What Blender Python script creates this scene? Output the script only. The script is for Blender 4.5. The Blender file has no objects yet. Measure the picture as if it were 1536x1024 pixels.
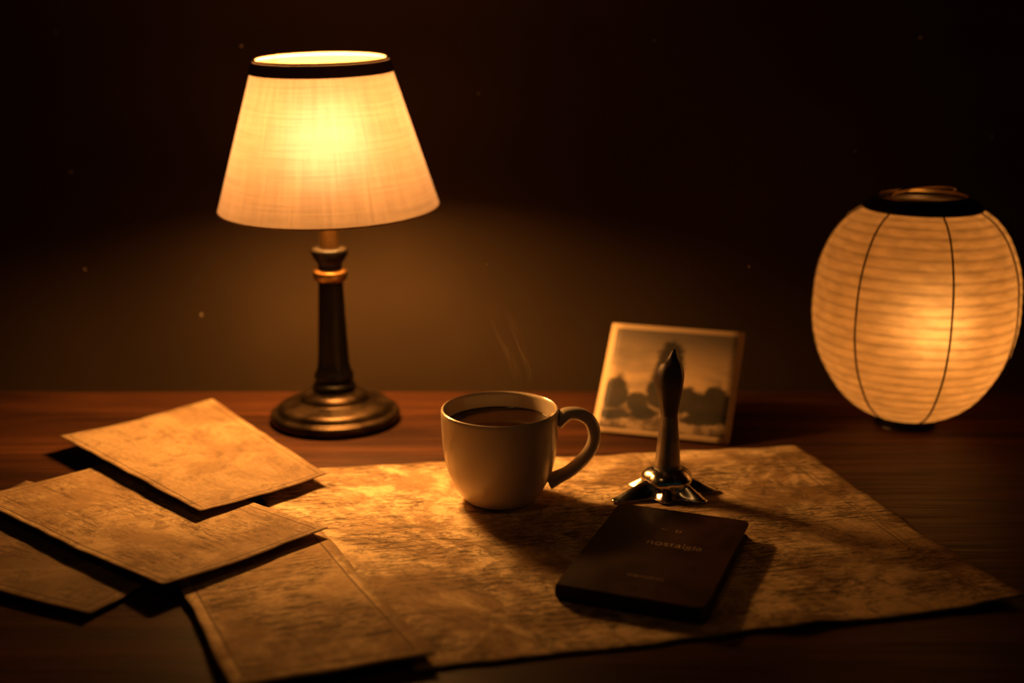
import bpy, bmesh, math, random
from mathutils import Vector, Matrix, Euler, noise
random.seed(4)
TZ = 0.75
scene = bpy.context.scene
scene.view_settings.view_transform = 'Standard'
col = scene.collection

# ------------------------------------------------------------ helpers
def link(o, parent=None):
    col.objects.link(o)
    if parent: o.parent = parent
    return o
def empty(name, loc):
    e = bpy.data.objects.new(name, None); e.location = loc; e.empty_display_size = .05
    return link(e)
def from_bm(name, bm, mat, parent=None, loc=(0,0,0), smooth=True):
    bmesh.ops.recalc_face_normals(bm, faces=bm.faces)
    me = bpy.data.meshes.new(name); bm.to_mesh(me); bm.free()
    if smooth:
        for p in me.polygons: p.use_smooth = True
        try: me.set_sharp_from_angle(angle=math.radians(38))
        except Exception: pass
    o = bpy.data.objects.new(name, me); o.location = loc
    for m in (mat if isinstance(mat, (list, tuple)) else [mat]): me.materials.append(m)
    return link(o, parent)
def lathe(name, prof, mat, parent=None, loc=(0,0,0), seg=96, closed=False, rfun=None, off=None):
    bm = bmesh.new(); uvl = bm.loops.layers.uv.new('UVMap'); rings = []
    for (r, z) in prof:
        dx, dy = off(z) if off else (0, 0)
        if r < 1e-6: rings.append([bm.verts.new((dx,dy,z))])
        else:
            ring = []
            for i in range(seg):
                a = 2*math.pi*i/seg
                rr = r if rfun is None else rfun(r, z, a)
                ring.append(bm.verts.new((dx+rr*math.cos(a), dy+rr*math.sin(a), z)))
            rings.append(ring)
    n = len(rings); pairs = [(k, k+1) for k in range(n-1)] + ([(n-1, 0)] if closed else [])
    for a, b in pairs:
        A, B = rings[a], rings[b]
        for i in range(seg):
            j = (i+1) % seg
            if len(A) == 1 and len(B) == 1: continue
            if len(A) == 1: vs, us = [A[0], B[j], B[i]], [(i+.5,a),(i+1,b),(i,b)]
            elif len(B) == 1: vs, us = [A[i], A[j], B[0]], [(i,a),(i+1,a),(i+.5,b)]
            else: vs, us = [A[i], A[j], B[j], B[i]], [(i,a),(i+1,a),(i+1,b),(i,b)]
            f = bm.faces.new(vs)
            for l, u in zip(f.loops, us): l[uvl].uv = (u[0]/seg, u[1]/max(1,n-1))
    return from_bm(name, bm, mat, parent, loc)
def smooth_prof(pts, n=6):
    out = []
    for i in range(len(pts)-1):
        p0 = pts[max(i-1,0)]; p1 = pts[i]; p2 = pts[i+1]; p3 = pts[min(i+2,len(pts)-1)]
        for k in range(n):
            t = k/n
            out.append(tuple(.5*((2*p1[d]) + (-p0[d]+p2[d])*t + (2*p0[d]-5*p1[d]+4*p2[d]-p3[d])*t*t + (-p0[d]+3*p1[d]-3*p2[d]+p3[d])*t**3) for d in range(len(p1))))
    out.append(tuple(pts[-1])); return out
def sweep(name, pts, mat, parent=None, a=.005, b=.005, up=Vector((0,1,0)), seg=20, loc=(0,0,0), taper=None):
    bm = bmesh.new(); rings = []; P = [Vector(p) for p in pts]
    for i, p in enumerate(P):
        t = (P[min(i+1,len(P)-1)] - P[max(i-1,0)]).normalized()
        s = up - t*up.dot(t); s.normalize(); n = t.cross(s)
        k = 1 if taper is None else taper(i/(len(P)-1))
        rings.append([bm.verts.new(p + n*a*k*math.cos(2*math.pi*j/seg) + s*b*k*math.sin(2*math.pi*j/seg)) for j in range(seg)])
    for i in range(len(rings)-1):
        for j in range(seg):
            bm.faces.new([rings[i][j], rings[i][(j+1)%seg], rings[i+1][(j+1)%seg], rings[i+1][j]])
    bm.faces.new(rings[0]); bm.faces.new(rings[-1])
    return from_bm(name, bm, mat, parent, loc)
def box(name, lo, hi, mat, parent=None, bev=0.0, seg=2):
    bm = bmesh.new(); bmesh.ops.create_cube(bm, size=1)
    c = [(lo[i]+hi[i])/2 for i in range(3)]; s = [hi[i]-lo[i] for i in range(3)]
    for v in bm.verts: v.co = Vector((v.co.x*s[0], v.co.y*s[1], v.co.z*s[2]))
    if bev: bmesh.ops.bevel(bm, geom=list(bm.edges), offset=bev, segments=seg, affect='EDGES')
    return from_bm(name, bm, mat, parent, c)

# ------------------------------------------------------------ material helpers
class M:
    def __init__(s, name):
        s.m = bpy.data.materials.new(name); s.m.use_nodes = True
        s.t = s.m.node_tree; s.n = s.t.nodes; s.n.clear()
        s.out = s.n.new('ShaderNodeOutputMaterial')
    def node(s, typ, **kw):
        n = s.n.new(typ)
        for k, v in kw.items(): setattr(n, k, v)
        return n
    def L(s, a, b): s.t.links.new(a, b)
    def put(s, sock, v):
        if isinstance(v, bpy.types.NodeSocket): s.L(v, sock)
        elif v is not None:
            if isinstance(v, (tuple, list)) and len(v) == 3 and sock.type == 'RGBA': v = (*v, 1)
            sock.default_value = v
    def math(s, op, a, b=None, c=None, clamp=False):
        n = s.node('ShaderNodeMath', operation=op, use_clamp=clamp)
        s.put(n.inputs[0], a)
        if b is not None: s.put(n.inputs[1], b)
        if c is not None: s.put(n.inputs[2], c)
        return n.outputs[0]
    def coord(s, kind='Object', scale=(1,1,1), rot=(0,0,0), loc=(0,0,0)):
        tc = s.node('ShaderNodeTexCoord'); mp = s.node('ShaderNodeMapping')
        mp.inputs['Scale'].default_value = scale; mp.inputs['Rotation'].default_value = rot; mp.inputs['Location'].default_value = loc
        s.L(tc.outputs[kind], mp.inputs[0]); return mp.outputs[0]
    def noise(s, vec, scale=5, detail=4, rough=.55, dist=0):
        n = s.node('ShaderNodeTexNoise'); s.L(vec, n.inputs['Vector'])
        n.inputs['Scale'].default_value = scale; n.inputs['Detail'].default_value = detail
        n.inputs['Roughness'].default_value = rough; n.inputs['Distortion'].default_value = dist
        return n.outputs[0]
    def step(s, v, lo, hi, a=0., b=1.):
        n = s.node('ShaderNodeMapRange', interpolation_type='SMOOTHSTEP')
        s.put(n.inputs[0], v); n.inputs[1].default_value = lo; n.inputs[2].default_value = hi
        n.inputs[3].default_value = a; n.inputs[4].default_value = b
        return n.outputs[0]
    def mix(s, f, a, b, blend='MIX'):
        n = s.node('ShaderNodeMix', data_type='RGBA', blend_type=blend)
        s.put(n.inputs[0], f); s.put(n.inputs[6], a); s.put(n.inputs[7], b); return n.outputs[2]
    def bump(s, h, strength=.3, dist=.001):
        n = s.node('ShaderNodeBump'); n.inputs['Strength'].default_value = strength
        n.inputs['Distance'].default_value = dist; s.L(h, n.inputs['Height']); return n.outputs[0]
    def bsdf(s, color, rough=.5, metal=0., normal=None, **kw):
        b = s.node('ShaderNodeBsdfPrincipled')
        s.put(b.inputs['Base Color'], color); s.put(b.inputs['Roughness'], rough); s.put(b.inputs['Metallic'], metal)
        if normal is not None: s.L(normal, b.inputs['Normal'])
        for k, v in kw.items(): s.put(b.inputs[k.replace('_', ' ')], v)
        return b.outputs[0]
    def scaled(s, k, rgb):
        cc = s.node('ShaderNodeCombineColor')
        for i, x in enumerate(rgb): s.L(s.math('MULTIPLY', k, x), cc.inputs[i])
        return cc.outputs[0]
    def add(s, *sh):
        r = sh[0]
        for x in sh[1:]:
            a = s.node('ShaderNodeAddShader'); s.L(r, a.inputs[0]); s.L(x, a.inputs[1]); r = a.outputs[0]
        return r
    def done(s, sh): s.L(sh, s.out.inputs[0]); return s.m

def simple(name, c, rough=.5, metal=0., var=.25, scale=30, bump=.1, **kw):
    m = M(name); v = m.coord(); n = m.noise(v, scale, 5)
    cc = m.mix(m.step(n, .3, .7), tuple(x*(1-var) for x in c), c)
    return m.done(m.bsdf(cc, m.step(n, .2, .8, rough*.85, min(1, rough*1.15)), metal, m.bump(n, bump, .0006), **kw))

def wood_mat(name, dark, light, rough=.3, spec=.5):
    m = M(name); v = m.coord('Object', (1.2, 14, 14)); w = m.noise(v, 2.2, 6, .6, .8)
    v2 = m.coord('Object', (3, 120, 60)); g = m.noise(v2, 2, 4)
    c = m.mix(m.step(w, .3, .7), dark, light)
    c = m.mix(m.math('MULTIPLY', m.step(g, .45, .7), .5), c, tuple(x*.35 for x in dark))
    sep = m.node('ShaderNodeSeparateXYZ'); m.L(m.coord('Object'), sep.inputs[0])
    fr = m.math('FRACT', m.math('MULTIPLY', sep.outputs[1], 1/.12))
    seam = m.step(m.math('ABSOLUTE', m.math('SUBTRACT', fr, .5)), .49, .5)
    c = m.mix(m.math('MULTIPLY', seam, .7), c, (.004,.002,.001))
    h = m.math('SUBTRACT', g, seam)
    return m.done(m.bsdf(c, m.step(g, .3, .7, rough, rough+.18), 0, m.bump(h, .25, .0008), Specular_IOR_Level=spec))
WOOD = wood_mat('table_wood', (.022,.0075,.003), (.078,.027,.010), .44, .13)
FLOOR = wood_mat('floor_wood', (.02,.012,.008), (.05,.03,.018), .5)

def wall_mat():
    m = M('wall_paint'); n = m.noise(m.coord(), 3, 6); f = m.noise(m.coord(), 180, 3)
    c = m.mix(m.step(n, .3, .7), (.036,.022,.012), (.054,.033,.017))
    return m.done(m.bsdf(c, .85, 0, m.bump(f, .15, .0006), Specular_IOR_Level=.1))
WALL = wall_mat()

# parchment: mottled stock, blotches, broken horizontal print strokes
def parchment(name, size, light=(.76,.55,.31), dark=(.31,.19,.09), ink=.8, rows=34, border=0., strips=(), seed=0., blotch=.7, edge=.5, rowk=.5):
    m = M(name); sx, sy = size
    v = m.coord('UV', (sx*10, sy*10, 1), loc=(seed, seed*.7, seed))
    st = m.noise(v, 1.5, 8, .72, .8); fib = m.noise(m.coord('UV', (sx*10, sy*40, 1)), 22, 5, .7)
    c = m.mix(m.step(st, .40, .59), dark, light)
    c = m.mix(m.math('MULTIPLY', m.step(fib, .42, .66), .55), c, dark)
    b = m.noise(v, 4.6, 8, .78, 1.2)
    c = m.mix(m.math('MULTIPLY', m.step(b, .50, .63), blotch), c, tuple(x*.45 for x in dark))
    s1 = m.noise(m.coord('UV', (sx*120, sy*420, 1), loc=(seed*3, seed, 0)), 1, 4, .7, .5)
    s2 = m.noise(m.coord('UV', (sx*36, sy*290, 1), loc=(seed*2, 0, 0)), 1, 6, .75, .6)
    mk = m.noise(m.coord('UV', (sx*12, sy*20, 1), loc=(0, seed, 0)), 1, 5, .65)
    tc = m.node('ShaderNodeTexCoord'); sep = m.node('ShaderNodeSeparateXYZ'); m.L(tc.outputs['UV'], sep.inputs[0])
    U, V = sep.outputs[0], sep.outputs[1]
    wob = m.math('MULTIPLY', m.math('SUBTRACT', st, .5), 2.5)
    row = m.step(m.math('SINE', m.math('ADD', m.math('MULTIPLY', V, rows*2*math.pi), wob)), -.3, .4, 1-rowk, 1)
    i1 = m.math('MULTIPLY', m.math('MULTIPLY', m.step(s1, .47, .56), row), m.step(mk, .42, .56))
    i2 = m.math('MULTIPLY', m.step(s2, .50, .58), m.step(mk, .40, .56))
    inkf = m.math('MAXIMUM', m.math('MULTIPLY', i1, ink), m.math('MULTIPLY', i2, ink*.9))
    eu = m.math('MULTIPLY', m.math('MINIMUM', U, m.math('SUBTRACT', 1., U)), sx)
    ev = m.math('MULTIPLY', m.math('MINIMUM', V, m.math('SUBTRACT', 1., V)), sy)
    e = m.math('MINIMUM', eu, ev)
    if border:
        ln = m.step(m.math('ABSOLUTE', m.math('SUBTRACT', e, border)), .0005, .0011, 1, 0)
        inkf = m.math('MULTIPLY', inkf, m.step(e, border, border+.003))
        inkf = m.math('MAXIMUM', inkf, m.math('MULTIPLY', ln, .65))
        c = m.mix(m.step(e, border-.001, border+.001, 0, .45), c, dark)
    for (axis, pos, wd) in strips:
        ax = U if axis == 'u' else V
        ln = m.step(m.math('ABSOLUTE', m.math('SUBTRACT', ax, pos)), wd*.5, wd, 1, 0)
        inkf = m.math('MAXIMUM', inkf, m.math('MULTIPLY', ln, .5))
    c = m.mix(inkf, c, (.060,.032,.014))
    c = m.mix(m.step(m.math('ADD', e, m.math('MULTIPLY', m.math('SUBTRACT', b, .5), .02)), 0, .007, edge, 0), c, (.16,.09,.04))
    return m.done(m.bsdf(c, .8, 0, m.bump(m.math('ADD', fib, st), .5, .0011), Specular_IOR_Level=.2))

# ------------------------------------------------------------ room
box('wall_back', (-2.2, 1.34, 0), (2.2, 1.44, 2.5), WALL)
box('wall_left', (-2.3, -1.6, 0), (-2.2, 1.44, 2.5), WALL)
box('wall_right', (2.2, -1.6, 0), (2.3, 1.44, 2.5), WALL)
box('floor', (-2.3, -1.6, -.1), (2.3, 1.44, 0), FLOOR)
box('ceiling', (-2.3, -1.6, 2.5), (2.3, 1.44, 2.6), WALL)
box('baseboard_back', (-2.2, 1.325, 0), (2.2, 1.34, .09), FLOOR, bev=.003)

# ------------------------------------------------------------ table
tb = empty('desk', (0, .81, 0))
def tbox(n, lo, hi, bev):
    o = box(n, lo, hi, WOOD, None, bev, 3); o.parent = tb; o.location = Vector(o.location) - Vector(tb.location); return o
tbox('desk_top', (-.8, .42, TZ-.032), (.8, 1.175, TZ), .004)
tbox('apron_front', (-.72, .47, TZ-.12), (.72, .49, TZ-.032), .002)
tbox('apron_back', (-.72, 1.12, TZ-.12), (.72, 1.14, TZ-.032), .002)
tbox('apron_left', (-.74, .49, TZ-.12), (-.72, 1.12, TZ-.032), .002)
tbox('apron_right', (.72, .49, TZ-.12), (.74, 1.12, TZ-.032), .002)
for i, (x, y) in enumerate([(-.74, .46), (.70, .46), (-.74, 1.10), (.70, 1.10)]):
    tbox('leg_%d' % (i+1), (x, y, 0), (x+.045, y+.045, TZ-.032), .004)

# ------------------------------------------------------------ papers
def wave(x, y):
    return .0007*(1+noise.noise(Vector((x*9, y*9, 1.3)))) + .0003*(1+noise.noise(Vector((x*30, y*30, 4.1))))
def sheet(name, c, mat, z0, lift=None, nx=60, ny=44, wob=.0016, thick=.0005, seed=0.):
    bm = bmesh.new(); uvl = bm.loops.layers.uv.new('UVMap')
    C = [Vector(p) for p in c]; g = []
    cen = sum(C, Vector((0,0)))/4
    for j in range(ny+1):
        v = j/ny; r = []
        for i in range(nx+1):
            u = i/nx
            p = C[0]*(1-u)*(1-v) + C[1]*u*(1-v) + C[2]*u*v + C[3]*(1-u)*v
            eu = (2*u-1)**8; ev = (2*v-1)**8
            w = noise.noise(Vector((p.x*45+seed, p.y*45, seed)))*wob + noise.noise(Vector((p.x*13+seed, p.y*13, seed)))*wob*1.6
            p = p + (p-cen).normalized()*w*max(eu, ev)
            z = z0 + wave(p.x, p.y) + (lift(u, v) if lift else 0)
            r.append(bm.verts.new((p.x-cen.x, p.y-cen.y, z)))
        g.append(r)
    for j in range(ny):
        for i in range(nx):
            f = bm.faces.new([g[j][i], g[j][i+1], g[j+1][i+1], g[j+1][i]])
            for l, (a, b) in zip(f.loops, [(i,j),(i+1,j),(i+1,j+1),(i,j+1)]): l[uvl].uv = (a/nx, b/ny)
    o = from_bm(name, bm, mat, None, (cen.x, cen.y, TZ))
    s = o.modifiers.new('thickness', 'SOLIDIFY'); s.thickness = thick; s.offset = 1
    return o

map_m = parchment('map_parchment', (.42,.32), light=(.88,.64,.36), dark=(.36,.22,.105), strips=(('u', .945, .003), ('u', .955, .0015), ('v', .975, .003)), seed=2.3, rows=42, ink=.85)
sheet('antique_map', [(-.0532,.6367), (.3187,.7225), (.240,1.012), (-.22,.949)], map_m, .0003,
      lambda u, v: .004*max(0, u-.8)**2*25*max(0, 1-v*3) + .0022*math.exp(-((u-.62)/.05)**2)*max(0, 1-v*5), 110, 90, .0028, seed=1.)
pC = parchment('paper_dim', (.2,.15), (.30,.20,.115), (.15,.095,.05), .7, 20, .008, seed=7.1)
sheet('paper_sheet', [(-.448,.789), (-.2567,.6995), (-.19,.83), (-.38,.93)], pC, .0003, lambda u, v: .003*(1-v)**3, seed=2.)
pD = parchment('paper_letter', (.12,.21), light=(.90,.66,.37), dark=(.38,.235,.11), rows=26, border=.009, seed=4.4, ink=.85)
sheet('paper_sheet', [(-.1500,.6090), (-.0426,.6450), (-.145,.85), (-.248,.815)], pD, .0028, lambda u, v: .0035*(1-v)**4, seed=3.)
pB = parchment('paper_print', (.24,.13), light=(.66,.48,.27), dark=(.27,.165,.08), rows=22, border=.006, seed=9.7, ink=.6, blotch=.75)
sheet('paper_sheet', [(-.4013,.8761), (-.2173,.7214), (-.1278,.8177), (-.31,.974)], pB, .0048, lambda u, v: .004*u**3 + .003*(1-v)**3, seed=4.)
pA = parchment('paper_old', (.235,.13), rows=20, border=.006, seed=12.9, ink=.22, blotch=.85, light=(.50,.35,.19), dark=(.24,.15,.075))
sheet('paper_sheet', [(-.3779,1.0004), (-.2213,.8378), (-.1436,.9223), (-.2765,1.115)], pA, .0090, lambda u, v: .004*(1-v)**3, seed=5.)

# ------------------------------------------------------------ table lamp
lamp = empty('table_lamp', (-.159, 1.087, TZ))
def bronze_mat():
    m = M('aged_bronze'); n = m.noise(m.coord(), 40, 5)
    c = m.mix(m.step(n, .35, .7), (.026,.017,.010), (.075,.048,.025))
    return m.done(m.bsdf(c, m.step(n, .3, .7, .26, .42), .85, m.bump(n, .1, .0005)))
BRONZE = bronze_mat()
BLACK = simple('black_lacquer', (.004,.003,.0025), .34, 0., Specular_IOR_Level=.22)
BRASS = simple('worn_brass', (.42,.27,.11), .35, 1.)
lathe('foot', smooth_prof([(0,0),(.050,0),(.0565,.002),(.0580,.006),(.0565,.0095),(.052,.011),(.0505,.0135),(.047,.0165),(.036,.0195),(.031,.0205),(.030,.0235),(.026,.027),(.018,.029)], 4)+[(0,.029)], BRONZE, lamp)
lathe('stem', smooth_prof([(.0175,.028),(.0190,.0305),(.0190,.034),(.0165,.037),(.0175,.040),(.0172,.044),(.0150,.049),(.0138,.058),(.0125,.085),(.0112,.115),(.0108,.128)], 4)+[(0,.128)], BLACK, lamp)
lathe('brass_ring', smooth_prof([(.009,.1275),(.0125,.128),(.0146,.131),(.0152,.134),(.0146,.137),(.011,.1385)], 4), BRASS, lamp)
lathe('collar', smooth_prof([(.011,.138),(.0105,.1425),(.0125,.146),(.0155,.151),(.0160,.1545),(.0145,.157),(.0095,.158)], 4), BLACK, lamp)
lathe('neck', [(.0082,.157),(.0082,.185),(.0105,.186),(.0105,.196),(.013,.198),(.013,.213),(.0,.213)], BRASS, lamp)

def shade_mat():
    m = M('linen_shade')
    th = m.noise(m.coord('UV', (170, 2.0, 1)), 1, 2, .6); tv = m.noise(m.coord('UV', (6, 60, 1)), 1, 2, .6)
    big = m.noise(m.coord('Object'), 18, 3)
    w = m.math('ADD', m.math('MULTIPLY', th, .5), m.math('MULTIPLY', tv, .5))
    k = m.step(w, .32, .68, .78, 1.10); k = m.math('MULTIPLY', k, m.step(big, .3, .7, .93, 1.05))
    tr = m.node('ShaderNodeBsdfTranslucent'); m.L(m.scaled(k, (.0345,.0262,.0225)), tr.inputs[0])
    rf = m.node('ShaderNodeBsdfRefraction'); m.L(m.scaled(k, (.0040,.0036,.0070)), rf.inputs[0]); rf.inputs['Roughness'].default_value = 1.; rf.inputs['IOR'].default_value = 1.45
    df = m.node('ShaderNodeBsdfDiffuse'); df.inputs[0].default_value = (.20,.14,.09,1)
    nb = m.bump(w, .2, .0005); m.L(nb, tr.inputs['Normal']); m.L(nb, df.inputs['Normal'])
    return m.done(m.add(tr.outputs[0], rf.outputs[0], df.outputs[0]))
SHADE = shade_mat()
zb, zt, rb, rt = .193, .318, .0950, .0562
sh_parts = []
sh_parts.append(lathe('shade', [(rb+(rt-rb)*i/24, zb+(zt-zb)*i/24) for i in range(25)], SHADE, lamp, seg=128))
TRIM = simple('shade_trim', (.24,.115,.065), .8)
def band(n, z0, z1, o0, mat):
    r0 = rb+(rt-rb)*(z0-zb)/(zt-zb); r1 = rb+(rt-rb)*(z1-zb)/(zt-zb)
    sh_parts.append(lathe(n, [(r0+.0004,z0),(r0+o0,z0),(r1+o0,z1),(r1+.0004,z1)], mat, lamp, seg=128, closed=True))
band('top_band', .3075, .3172, .0016, TRIM)
sh_parts.append(lathe('top_rim', [(rt-.001+.0014*math.cos(a*math.pi/6), zt+.0012*math.sin(a*math.pi/6)) for a in range(12)], simple('rim_fabric', (.80,.60,.50), .8), lamp, seg=128, closed=True))
sh_parts.append(lathe('bottom_rim', [(rb+.0009*math.cos(a*math.pi/6), zb+.0009*math.sin(a*math.pi/6)) for a in range(12)], simple('rim_linen', (.35,.22,.10), .8), lamp, seg=128, closed=True))
for i in range(3):
    a = i*2*math.pi/3+.4
    sh_parts.append(sweep('spider_%d' % (i+1), [(.0, 0, .304), (math.cos(a)*.03, math.sin(a)*.03, .304), (math.cos(a)*.0575, math.sin(a)*.0575, .308)], BRASS, lamp, .0008, .0008, Vector((0,0,1)), 8))
R = Euler((math.radians(2.8), math.radians(-.8), 0)); piv = Vector((0,0,.26))
for o in sh_parts:
    o.rotation_euler = R; o.location = piv - R.to_matrix() @ piv
for sgn in (-1, 1):
    sweep('harp_%s' % ('a' if sgn < 0 else 'b'), smooth_prof([(sgn*.012,0,.205),(sgn*.036,0,.225),(sgn*.040,0,.262),(sgn*.020,0,.296),(0,0,.304)], 6), BRASS, lamp, .0007, .0007, Vector((0,1,0)), 8)
def plight(name, loc, e, c, r, parent):
    l = bpy.data.lights.new(name, 'POINT'); l.energy = e; l.color = c; l.shadow_soft_size = r
    o = bpy.data.objects.new(name, l); o.location = loc; link(o, parent); return o
plight('bulb', (0,0,.250), 14.5, (1.,.455,.108), .036, lamp)

# ------------------------------------------------------------ paper lantern
lan = empty('paper_lantern', (.351, 1.076, TZ))
ctrl = [(.024,.009),(.035,.012),(.050,.021),(.0640,.036),(.0790,.063),(.0858,.090),(.0868,.113),(.0840,.142),(.0745,.168),(.0620,.185),(.0470,.195)]
base = smooth_prof(ctrl, 14)
acc = [0]
for a, b in zip(base, base[1:]): acc.append(acc[-1]+math.hypot(b[0]-a[0], b[1]-a[1]))
NB = 25; per = 8; prof = []
for k in range(NB*per+1):
    s = acc[-1]*k/(NB*per); i = max(j for j in range(len(acc)) if acc[j] <= s+1e-12); i = min(i, len(base)-2)
    t = (s-acc[i])/(acc[i+1]-acc[i]); r = base[i][0]*(1-t)+base[i+1][0]*t; z = base[i][1]*(1-t)+base[i+1][1]*t
    ph = (k % per)/per; r -= .0004*math.sin(math.pi*ph)
    prof.append((r, z))
def lantern_mat():
    m = M('rice_paper'); tc = m.node('ShaderNodeTexCoord'); sep = m.node('ShaderNodeSeparateXYZ'); m.L(tc.outputs['UV'], sep.inputs[0])
    f = m.math('FRACT', m.math('MULTIPLY', sep.outputs[1], float(NB)))
    ring = m.step(m.math('ABSOLUTE', m.math('SUBTRACT', f, .5)), .18, .50, 1., .72)
    n = m.noise(m.coord('UV', (24, 30, 1)), 1, 5, .65); k = m.math('MULTIPLY', ring, m.step(n, .3, .7, .76, 1.14))
    tr = m.node('ShaderNodeBsdfTranslucent'); m.L(m.scaled(k, (.165,.112,.062)), tr.inputs[0])
    rf = m.node('ShaderNodeBsdfRefraction'); m.L(m.scaled(k, (.036,.031,.025)), rf.inputs[0]); rf.inputs['Roughness'].default_value = 1.; rf.inputs['IOR'].default_value = 1.4
    df = m.node('ShaderNodeBsdfDiffuse'); df.inputs[0].default_value = (.20,.13,.07,1)
    return m.done(m.add(tr.outputs[0], rf.outputs[0], df.outputs[0]))
lathe('paper_body', prof, lantern_mat(), lan, seg=96)
RIB = simple('bamboo_rib', (.10,.05,.02), .7)
for i in range(7):
    a = math.radians(-139.5 + i*360/7)
    sweep('rib_%d' % (i+1), [((r+.0002)*math.cos(a), (r+.0002)*math.sin(a), z) for r, z in base[::3]+[base[-1]]], RIB, lan, .0008, .0009, Vector((-math.sin(a), math.cos(a), 0)), 8)
DKM = simple('dark_metal_cap', (.03,.02,.014), .32, .7)
lathe('cap', smooth_prof([(.048,.1925),(.0500,.194),(.0485,.197),(.045,.2),(.040,.2015),(.0385,.2035),(.0365,.2035),(.0355,.2),(.037,.197),(.042,.195),(.048,.1925)], 4), DKM, lan)
lathe('cap_rim', [(.0375+.0013*math.cos(a*math.pi/6), .2042+.0013*math.sin(a*math.pi/6)) for a in range(12)], BRASS, lan, closed=True)
lathe('foot_ring', smooth_prof([(0,0),(.024,0),(.026,.002),(.0265,.007),(.025,.0105),(.021,.0115),(0,.0105)], 4), DKM, lan)
lathe('candle_cup', smooth_prof([(0,.0107),(.012,.0107),(.013,.02),(.011,.03),(0,.03)], 4), DKM, lan)
hs = smooth_prof([(-.038,0,.2035),(-.034,0,.209),(0,0,.2115),(.034,0,.209),(.038,0,.2035)], 6)
sweep('wire_handle', [(x*math.cos(.5), x*math.sin(.5), z) for x, y, z in hs], BRASS, lan, .0010, .0010, Vector((-math.sin(.5), math.cos(.5), 0)), 8)
plight('lantern_bulb', (.012,-.018,.094), .92, (1.,.455,.108), .026, lan)

# ------------------------------------------------------------ coffee mug
mug = empty('coffee_mug', (-.009, .894, TZ+.0022))
CER = M('cream_ceramic'); n_ = CER.noise(CER.coord(), 12, 4)
CERAM = CER.done(CER.bsdf(CER.mix(CER.step(n_, .3, .7), (.60,.48,.35), (.66,.53,.39)), .24, 0, None, Coat_Weight=.4, Coat_Roughness=.15))
outer = smooth_prof([(.0235,.0012),(.0262,.0006),(.0285,.003),(.0325,.0085),(.0368,.0165),(.0402,.027),(.0424,.040),(.0434,.054),(.0438,.0688)], 5)
rim = [(.0434,.0702),(.0424,.0708),(.0414,.0700),(.0410,.0685)]
inner = smooth_prof([(.0404,.054),(.0394,.040),(.0370,.027),(.033,.0165),(.027,.009),(.018,.006)], 4)
lathe('body', [(0,.0025),(.022,.0025)]+outer+rim+inner+[(0,.0055)], CERAM, mug, seg=128)
COF = M('coffee'); cv = COF.noise(COF.coord(), 60, 3)
COFFEE = COF.done(COF.bsdf(COF.mix(cv, (.010,.004,.0015), (.022,.009,.003)), .08, 0, None, Specular_IOR_Level=.35))
lathe('coffee', [(0,.0585),(.036,.0585),(.0402,.0585),(.0408,.0592)], COFFEE, mug, seg=96)
hp = smooth_prof([(.0420,.0600),(.0500,.0655),(.0590,.0655),(.0670,.0600),(.0705,.0500),(.0690,.0400),(.0625,.0300),(.0530,.0210),(.0440,.0160),(.0365,.0125)], 6)
az = math.radians(2)
sweep('handle', [(r*math.cos(az), r*math.sin(az), z) for r, z in hp], CERAM, mug, .0048, .0062, Vector((-math.sin(az), math.cos(az), 0)), 24,
      taper=lambda t: 1+.35*max(0, 1-t*7)+.35*max(0, (t-.86)*7))

# steam wisps
def steam_mat():
    m = M('steam'); tc = m.node('ShaderNodeTexCoord'); sep = m.node('ShaderNodeSeparateXYZ'); m.L(tc.outputs['UV'], sep.inputs[0])
    U, V = sep.outputs[0], sep.outputs[1]
    e = m.math('SINE', m.math('MULTIPLY', U, math.pi)); e = m.math('POWER', m.math('MAXIMUM', e, 0.), 2.5)
    f = m.math('MULTIPLY', m.step(V, .15, .6), m.step(V, .75, 1., 1, 0))
    n = m.noise(m.coord('UV', (3, 5, 1)), 1.5, 4, .6, .6)
    a = m.math('MULTIPLY', m.math('MULTIPLY', e, f), m.step(n, .38, .66, 0, .085))
    tp = m.node('ShaderNodeBsdfTransparent'); df = m.node('ShaderNodeBsdfTranslucent'); df.inputs[0].default_value = (.9,.7,.5,1)
    mx = m.node('ShaderNodeMixShader'); m.L(a, mx.inputs[0]); m.L(tp.outputs[0], mx.inputs[1]); m.L(df.outputs[0], mx.inputs[2])
    return m.done(mx.outputs[0])
STEAM = steam_mat()
bm = bmesh.new(); uvl = bm.loops.layers.uv.new('UVMap')
for (pts, w, yy) in [([(.004,.066),(.012,.09),(.006,.115),(-.006,.145),(-.012,.175),(-.008,.205)], .010, .0),
                     ([(.012,.066),(.022,.09),(.014,.12),(.002,.15),(-.006,.185)], .006, .008)]:
    P = smooth_prof(pts, 10); prev = None
    for i, (x, z) in enumerate(P):
        t = i/(len(P)-1); tw = .6*math.sin(t*5); hw = w*(.5+.7*t)
        cur = [bm.verts.new((x+math.cos(tw)*hw*s, yy+math.sin(tw)*hw*s, z)) for s in (-1,-.5,0,.5,1)]
        if prev:
            for k in range(4):
                fc = bm.faces.new([prev[k], prev[k+1], cur[k+1], cur[k]])
                for l, (a, b) in zip(fc.loops, [(k,i-1),(k+1,i-1),(k+1,i),(k,i)]): l[uvl].uv = (a/4, b/(len(P)-1))
        prev = cur
from_bm('steam', bm, STEAM, mug)

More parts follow.
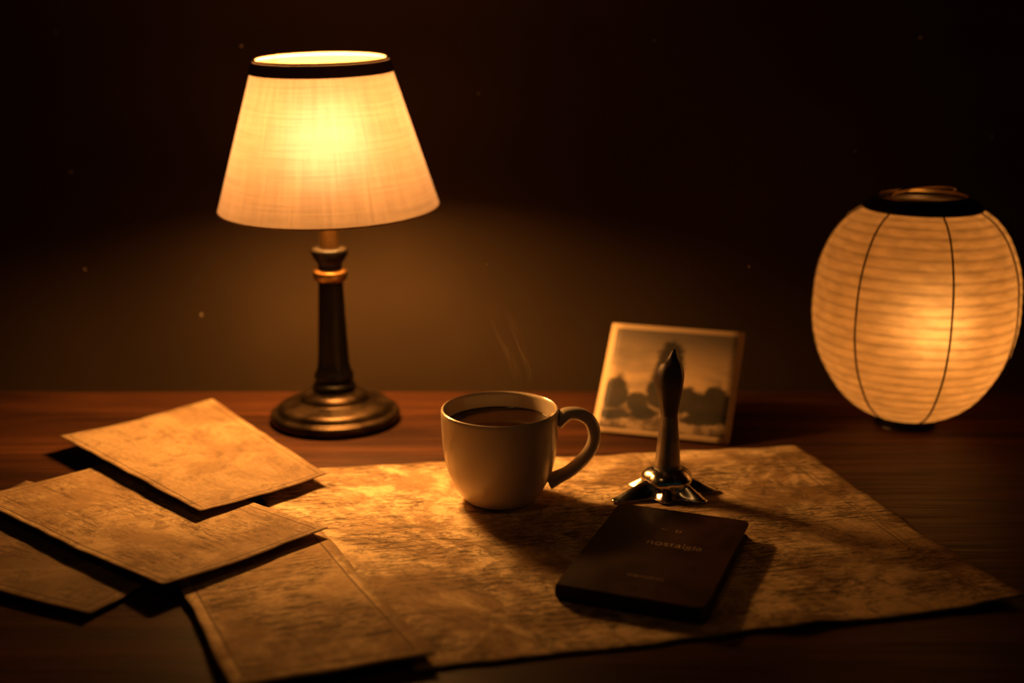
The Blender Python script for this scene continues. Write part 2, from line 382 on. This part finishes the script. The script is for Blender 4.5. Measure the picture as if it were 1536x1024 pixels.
# ------------------------------------------------------------ journal
bk = empty('leather_notebook', (.0964, .7722, TZ+.0022)); bk.rotation_euler = (0, 0, math.radians(-21))
def rrect(name, w, h, z0, z1, rad, mat, bev=.0008, off=(0,0)):
    bm = bmesh.new(); pts = []
    for cx, cy, a0 in [(w/2-rad, h/2-rad, 0), (-w/2+rad, h/2-rad, 90), (-w/2+rad, -h/2+rad, 180), (w/2-rad, -h/2+rad, 270)]:
        for k in range(9):
            a = math.radians(a0+k*90/8); pts.append((cx+rad*math.cos(a)+off[0], cy+rad*math.sin(a)+off[1]))
    lo = [bm.verts.new((x,y,z0)) for x,y in pts]; hi = [bm.verts.new((x,y,z1)) for x,y in pts]
    ft = bm.faces.new(hi); fb = bm.faces.new(lo[::-1])
    for i in range(len(pts)):
        j = (i+1)%len(pts); bm.faces.new([lo[i],lo[j],hi[j],hi[i]])
    if bev: bmesh.ops.bevel(bm, geom=list(ft.edges)+list(fb.edges), offset=bev, segments=3, affect='EDGES')
    return from_bm(name, bm, mat, bk)
def leather():
    m = M('dark_leather'); v = m.coord(); vo = m.node('ShaderNodeTexVoronoi'); vo.inputs['Scale'].default_value = 900; m.L(v, vo.inputs['Vector'])
    n = m.noise(v, 35, 6); c = m.mix(m.step(n, .35, .7), (.018,.005,.0035), (.038,.011,.007))
    return m.done(m.bsdf(c, m.step(n, .3, .7, .45, .6), 0, m.bump(m.math('ADD', vo.outputs[0], n), .3, .0004), Specular_IOR_Level=.18))
LEA = leather()
PG = simple('page_block', (.04,.02,.011), .8)
rrect('back_cover', .094, .142, 0, .0016, .004, LEA, .0006)
rrect('pages', .090, .137, .0016, .0094, .003, PG, 0, (-.0005,0))
rrect('front_cover', .094, .142, .0094, .0112, .004, LEA, .0007)
sweep('spine', [(-.0460, -.069, .0056), (-.0460, 0, .0056), (-.0460, .069, .0056)], LEA, bk, .0056, .0022, Vector((1,0,0)), 20)
GILT = simple('faded_gilt', (.40,.24,.13), .6, 0., .8, 400)
def text(name, s, size, loc, rot=0.):
    cu = bpy.data.curves.new(name, 'FONT'); cu.body = s; cu.size = size; cu.extrude = .00012; cu.align_x = 'CENTER'; cu.align_y = 'CENTER'
    o = bpy.data.objects.new(name, cu); col.objects.link(o)
    bpy.context.view_layer.update()
    me = bpy.data.meshes.new_from_object(o.evaluated_get(bpy.context.evaluated_depsgraph_get()))
    bpy.data.objects.remove(o); me.materials.clear(); me.materials.append(GILT)
    n = bpy.data.objects.new(name, me); n.location = loc; n.rotation_euler = (0,0,rot); link(n, bk)
text('cover_title', 'nostalgia', .0110, (.008, .012, .01125))
text('cover_emblem', '~  o', .009, (.000, .036, .01125))
text('cover_footer', 'memoires', .006, (.003, -.042, .01125))

# ------------------------------------------------------------ candlestick
cs = empty('candlestick', (.118, .905, TZ+.0022))
PEW = M('polished_pewter'); pn = PEW.noise(PEW.coord(), 55, 5)
PEWT = PEW.done(PEW.bsdf(PEW.mix(PEW.step(pn, .35, .7), (.55,.50,.45), (.92,.88,.82)), PEW.step(pn, .3, .7, .14, .28), 1., PEW.bump(pn, .1, .0005)))
STM = simple('brushed_pewter_stem', (.46,.40,.34), .34, .85, .3, 60)
lathe('stem', smooth_prof([(.0130,.012),(.0120,.018),(.0100,.022),(.0092,.030),(.0082,.042),(.0070,.054),(.0064,.062)], 5)+[(0,.062)], STM, cs, seg=48)
WAX = simple('aged_wax', (.15,.11,.08), .42, .2, .4, 60, .3)
lathe('candle', smooth_prof([(.0058,.058),(.0066,.064),(.0080,.072),(.0096,.080),(.0108,.088),(.0104,.095),(.0080,.1015),(.0042,.106),(.0014,.112)], 5)+[(0,.1130)], WAX, cs, seg=48,
      rfun=lambda r, z, a: r*(1+.16*math.cos(a-3.0)*min(1, max(0,(z-.066)/.02))+.03*math.sin(5*a)), off=lambda z: (.0022*max(0, (z-.07)/.04), 0))
feet = [(207,.049,.24),(2,.040,.26),(318,.036,.26),(262,.027,.28),(100,.034,.3),(152,.032,.25)]
bm = bmesh.new(); NR, NS = 22, 144; rings = []
for i in range(NR+1):
    s = i/NR; ring = []
    for j in range(NS):
        a = 2*math.pi*j/NS; RR = .022; pk = 0
        for (d, ln, wd) in feet:
            da = (a-math.radians(d)+math.pi) % (2*math.pi)-math.pi; gg = math.exp(-(da/wd)**2); RR += (ln-.022)*gg; pk += gg
        r = .006 + (RR-.006)*s
        z = .0010 + .0145*(1-s)**1.5 + .0026*pk*math.sin(math.pi*min(1, s*1.02))
        ring.append(bm.verts.new((r*math.cos(a), r*math.sin(a), z)))
    rings.append(ring)
for i in range(NR):
    for j in range(NS): bm.faces.new([rings[i][j], rings[i][(j+1)%NS], rings[i+1][(j+1)%NS], rings[i+1][j]])
o = from_bm('clawed_base', bm, PEWT, cs); sm = o.modifiers.new('t', 'SOLIDIFY'); sm.thickness = .0010; sm.offset = 1
lathe('lobed_collar', smooth_prof([(.006,.004),(.013,.005),(.0175,.009),(.0180,.013),(.0155,.017),(.0120,.0195),(.0095,.0205)], 6), PEWT, cs, seg=120,
      rfun=lambda r, z, a: r*(1+.10*abs(math.sin(2.5*a+.4))*min(1, r/.016)))

# ------------------------------------------------------------ leaning photo print
ph = empty('photo_print', (0, 0, 0))
def photo_mat():
    m = M('photo_image'); tc = m.node('ShaderNodeTexCoord'); sep = m.node('ShaderNodeSeparateXYZ'); m.L(tc.outputs['UV'], sep.inputs[0])
    U, V = sep.outputs[0], sep.outputs[1]
    n = m.noise(m.coord('UV', (5, 5, 1)), 1, 5, .6); cl = m.noise(m.coord('UV', (2, 5, 1), loc=(3,1,0)), 1, 4)
    sky = m.mix(m.step(V, .45, .98), (.48,.32,.17), (.13,.10,.075)); sky = m.mix(m.step(cl, .45, .7, 0, .6), sky, (.12,.095,.075))
    field = None
    for (cx, cy, rx, ry) in [(.12,.36,.10,.17),(.30,.30,.08,.10),(.36,.20,.10,.06),(.45,.42,.11,.20),(.49,.66,.10,.22),(.62,.34,.12,.13),(.75,.31,.10,.12),(.85,.35,.09,.17),(.95,.28,.08,.14),(.14,.17,.12,.05),(.78,.18,.16,.05)]:
        dx = m.math('DIVIDE', m.math('SUBTRACT', U, cx), rx); dy = m.math('DIVIDE', m.math('SUBTRACT', V, cy), ry)
        d = m.math('SQRT', m.math('ADD', m.math('MULTIPLY', dx, dx), m.math('MULTIPLY', dy, dy)))
        field = d if field is None else m.math('SMOOTH_MIN', field, d, .25)
    n2 = m.noise(m.coord('UV', (11, 11, 1)), 1, 5, .65)
    tree = m.step(m.math('ADD', field, m.math('MULTIPLY', m.math('SUBTRACT', n2, .5), 1.1)), .78, 1.18, 1, 0)
    gr = m.mix(m.step(n, .4, .6), (.08,.05,.028), (.31,.21,.12))
    c = m.mix(m.step(V, .20, .34, 1, 0), sky, gr)
    c = m.mix(m.math('MULTIPLY', tree, .95), c, m.mix(n2, (.008,.006,.005), (.032,.024,.017)))
    e = m.math('MINIMUM', m.math('MINIMUM', U, m.math('SUBTRACT', 1., U)), m.math('MINIMUM', V, m.math('SUBTRACT', 1., V)))
    c = m.mix(m.step(e, .040, .048, 1, 0), c, (.55,.38,.22))
    return m.done(m.bsdf(c, .6, Specular_IOR_Level=.2))
PB = Vector((.0690,1.050,0)); PW = Vector((.1150,-.0353,0)); UPV = Vector((.0234,.0765,.0780))
nrm = PW.cross(UPV).normalized()
bm = bmesh.new(); uvl = bm.loops.layers.uv.new('UVMap'); N = 10; g = []
for j in range(N+1):
    g.append([bm.verts.new(PB+Vector((0,0,TZ+.0016))+PW*(i/N)+UPV*(j/N)+nrm*(-.0015*math.sin(math.pi*j/N))) for i in range(N+1)])
for j in range(N):
    for i in range(N):
        f = bm.faces.new([g[j][i], g[j][i+1], g[j+1][i+1], g[j+1][i]])
        for l, (a, b) in zip(f.loops, [(i,j),(i+1,j),(i+1,j+1),(i,j+1)]): l[uvl].uv = (a/N, b/N)
o = from_bm('print', bm, photo_mat(), ph); sm = o.modifiers.new('t', 'SOLIDIFY'); sm.thickness = .0009; sm.offset = -1
CARD = simple('card_back', (.25,.17,.10), .8)
bm = bmesh.new(); mid = PB+PW*.5+UPV*.75+Vector((0,0,TZ+.0002))-nrm*.002; wv = PW.normalized()*.012
ft = Vector((mid.x+.012, mid.y+.036, TZ+.0006))
vs = [bm.verts.new(p) for p in (mid-wv, mid+wv, ft+wv*1.4, ft-wv*1.4)]; bm.faces.new(vs)
o = from_bm('easel_strut', bm, CARD, ph, smooth=False); sm = o.modifiers.new('t', 'SOLIDIFY'); sm.thickness = .001; sm.offset = -1

# ------------------------------------------------------------ floating dust
bm = bmesh.new()
for (x, y, z, r) in [(-.42,1.20,.337,.0007),(-.25,1.20,.325,.0009),(.37,1.18,.333,.0009),(.13,1.19,.330,.0006),(.31,1.15,.234,.0006),(.2,1.05,.148,.0008),
                     (-.40,1.15,.215,.0007),(-.395,1.15,.125,.0006),(-.29,1.15,.082,.0005),(.44,1.17,.245,.0006),(-.03,1.15,.285,.0006),(-.02,1.0,.16,.0005)]:
    bmesh.ops.create_icosphere(bm, subdivisions=2, radius=r, matrix=Matrix.Translation((x, y, TZ+z)))
from_bm('dust_motes', bm, simple('dust', (.9,.75,.5), .9))

# ------------------------------------------------------------ light, world
al = bpy.data.lights.new('warm_fill_spot', 'SPOT'); al.energy = 3.2; al.color = (1., .47, .13)  # unseen warm fill added to brighten the map and mug front, no actual fixture
al.spot_size = math.radians(23); al.spot_blend = 1.; al.shadow_soft_size = .16
ao = bpy.data.objects.new('warm_fill_spot', al); ao.location = (-.5, .25, 2.4); link(ao)
ao.rotation_euler = (Vector((-.08,.78,.75))-Vector(ao.location)).to_track_quat('-Z', 'Y').to_euler()
w = bpy.data.worlds.new('world'); scene.world = w; w.use_nodes = True
bgd = w.node_tree.nodes['Background']; bgd.inputs[0].default_value = (.25,.7,.6,1); bgd.inputs[1].default_value = .012

# ------------------------------------------------------------ camera
cd = bpy.data.cameras.new('camera'); cam = bpy.data.objects.new('camera', cd); link(cam)
cd.sensor_width = 36; cd.lens = 1900*36/1536; cam.location = (0, 0, TZ+.36); cam.rotation_euler = (math.radians(90-14.8), 0, 0)
cd.clip_start = .01
cd.dof.use_dof = True; cd.dof.focus_distance = .90; cd.dof.aperture_fstop = 2.8
scene.camera = cam
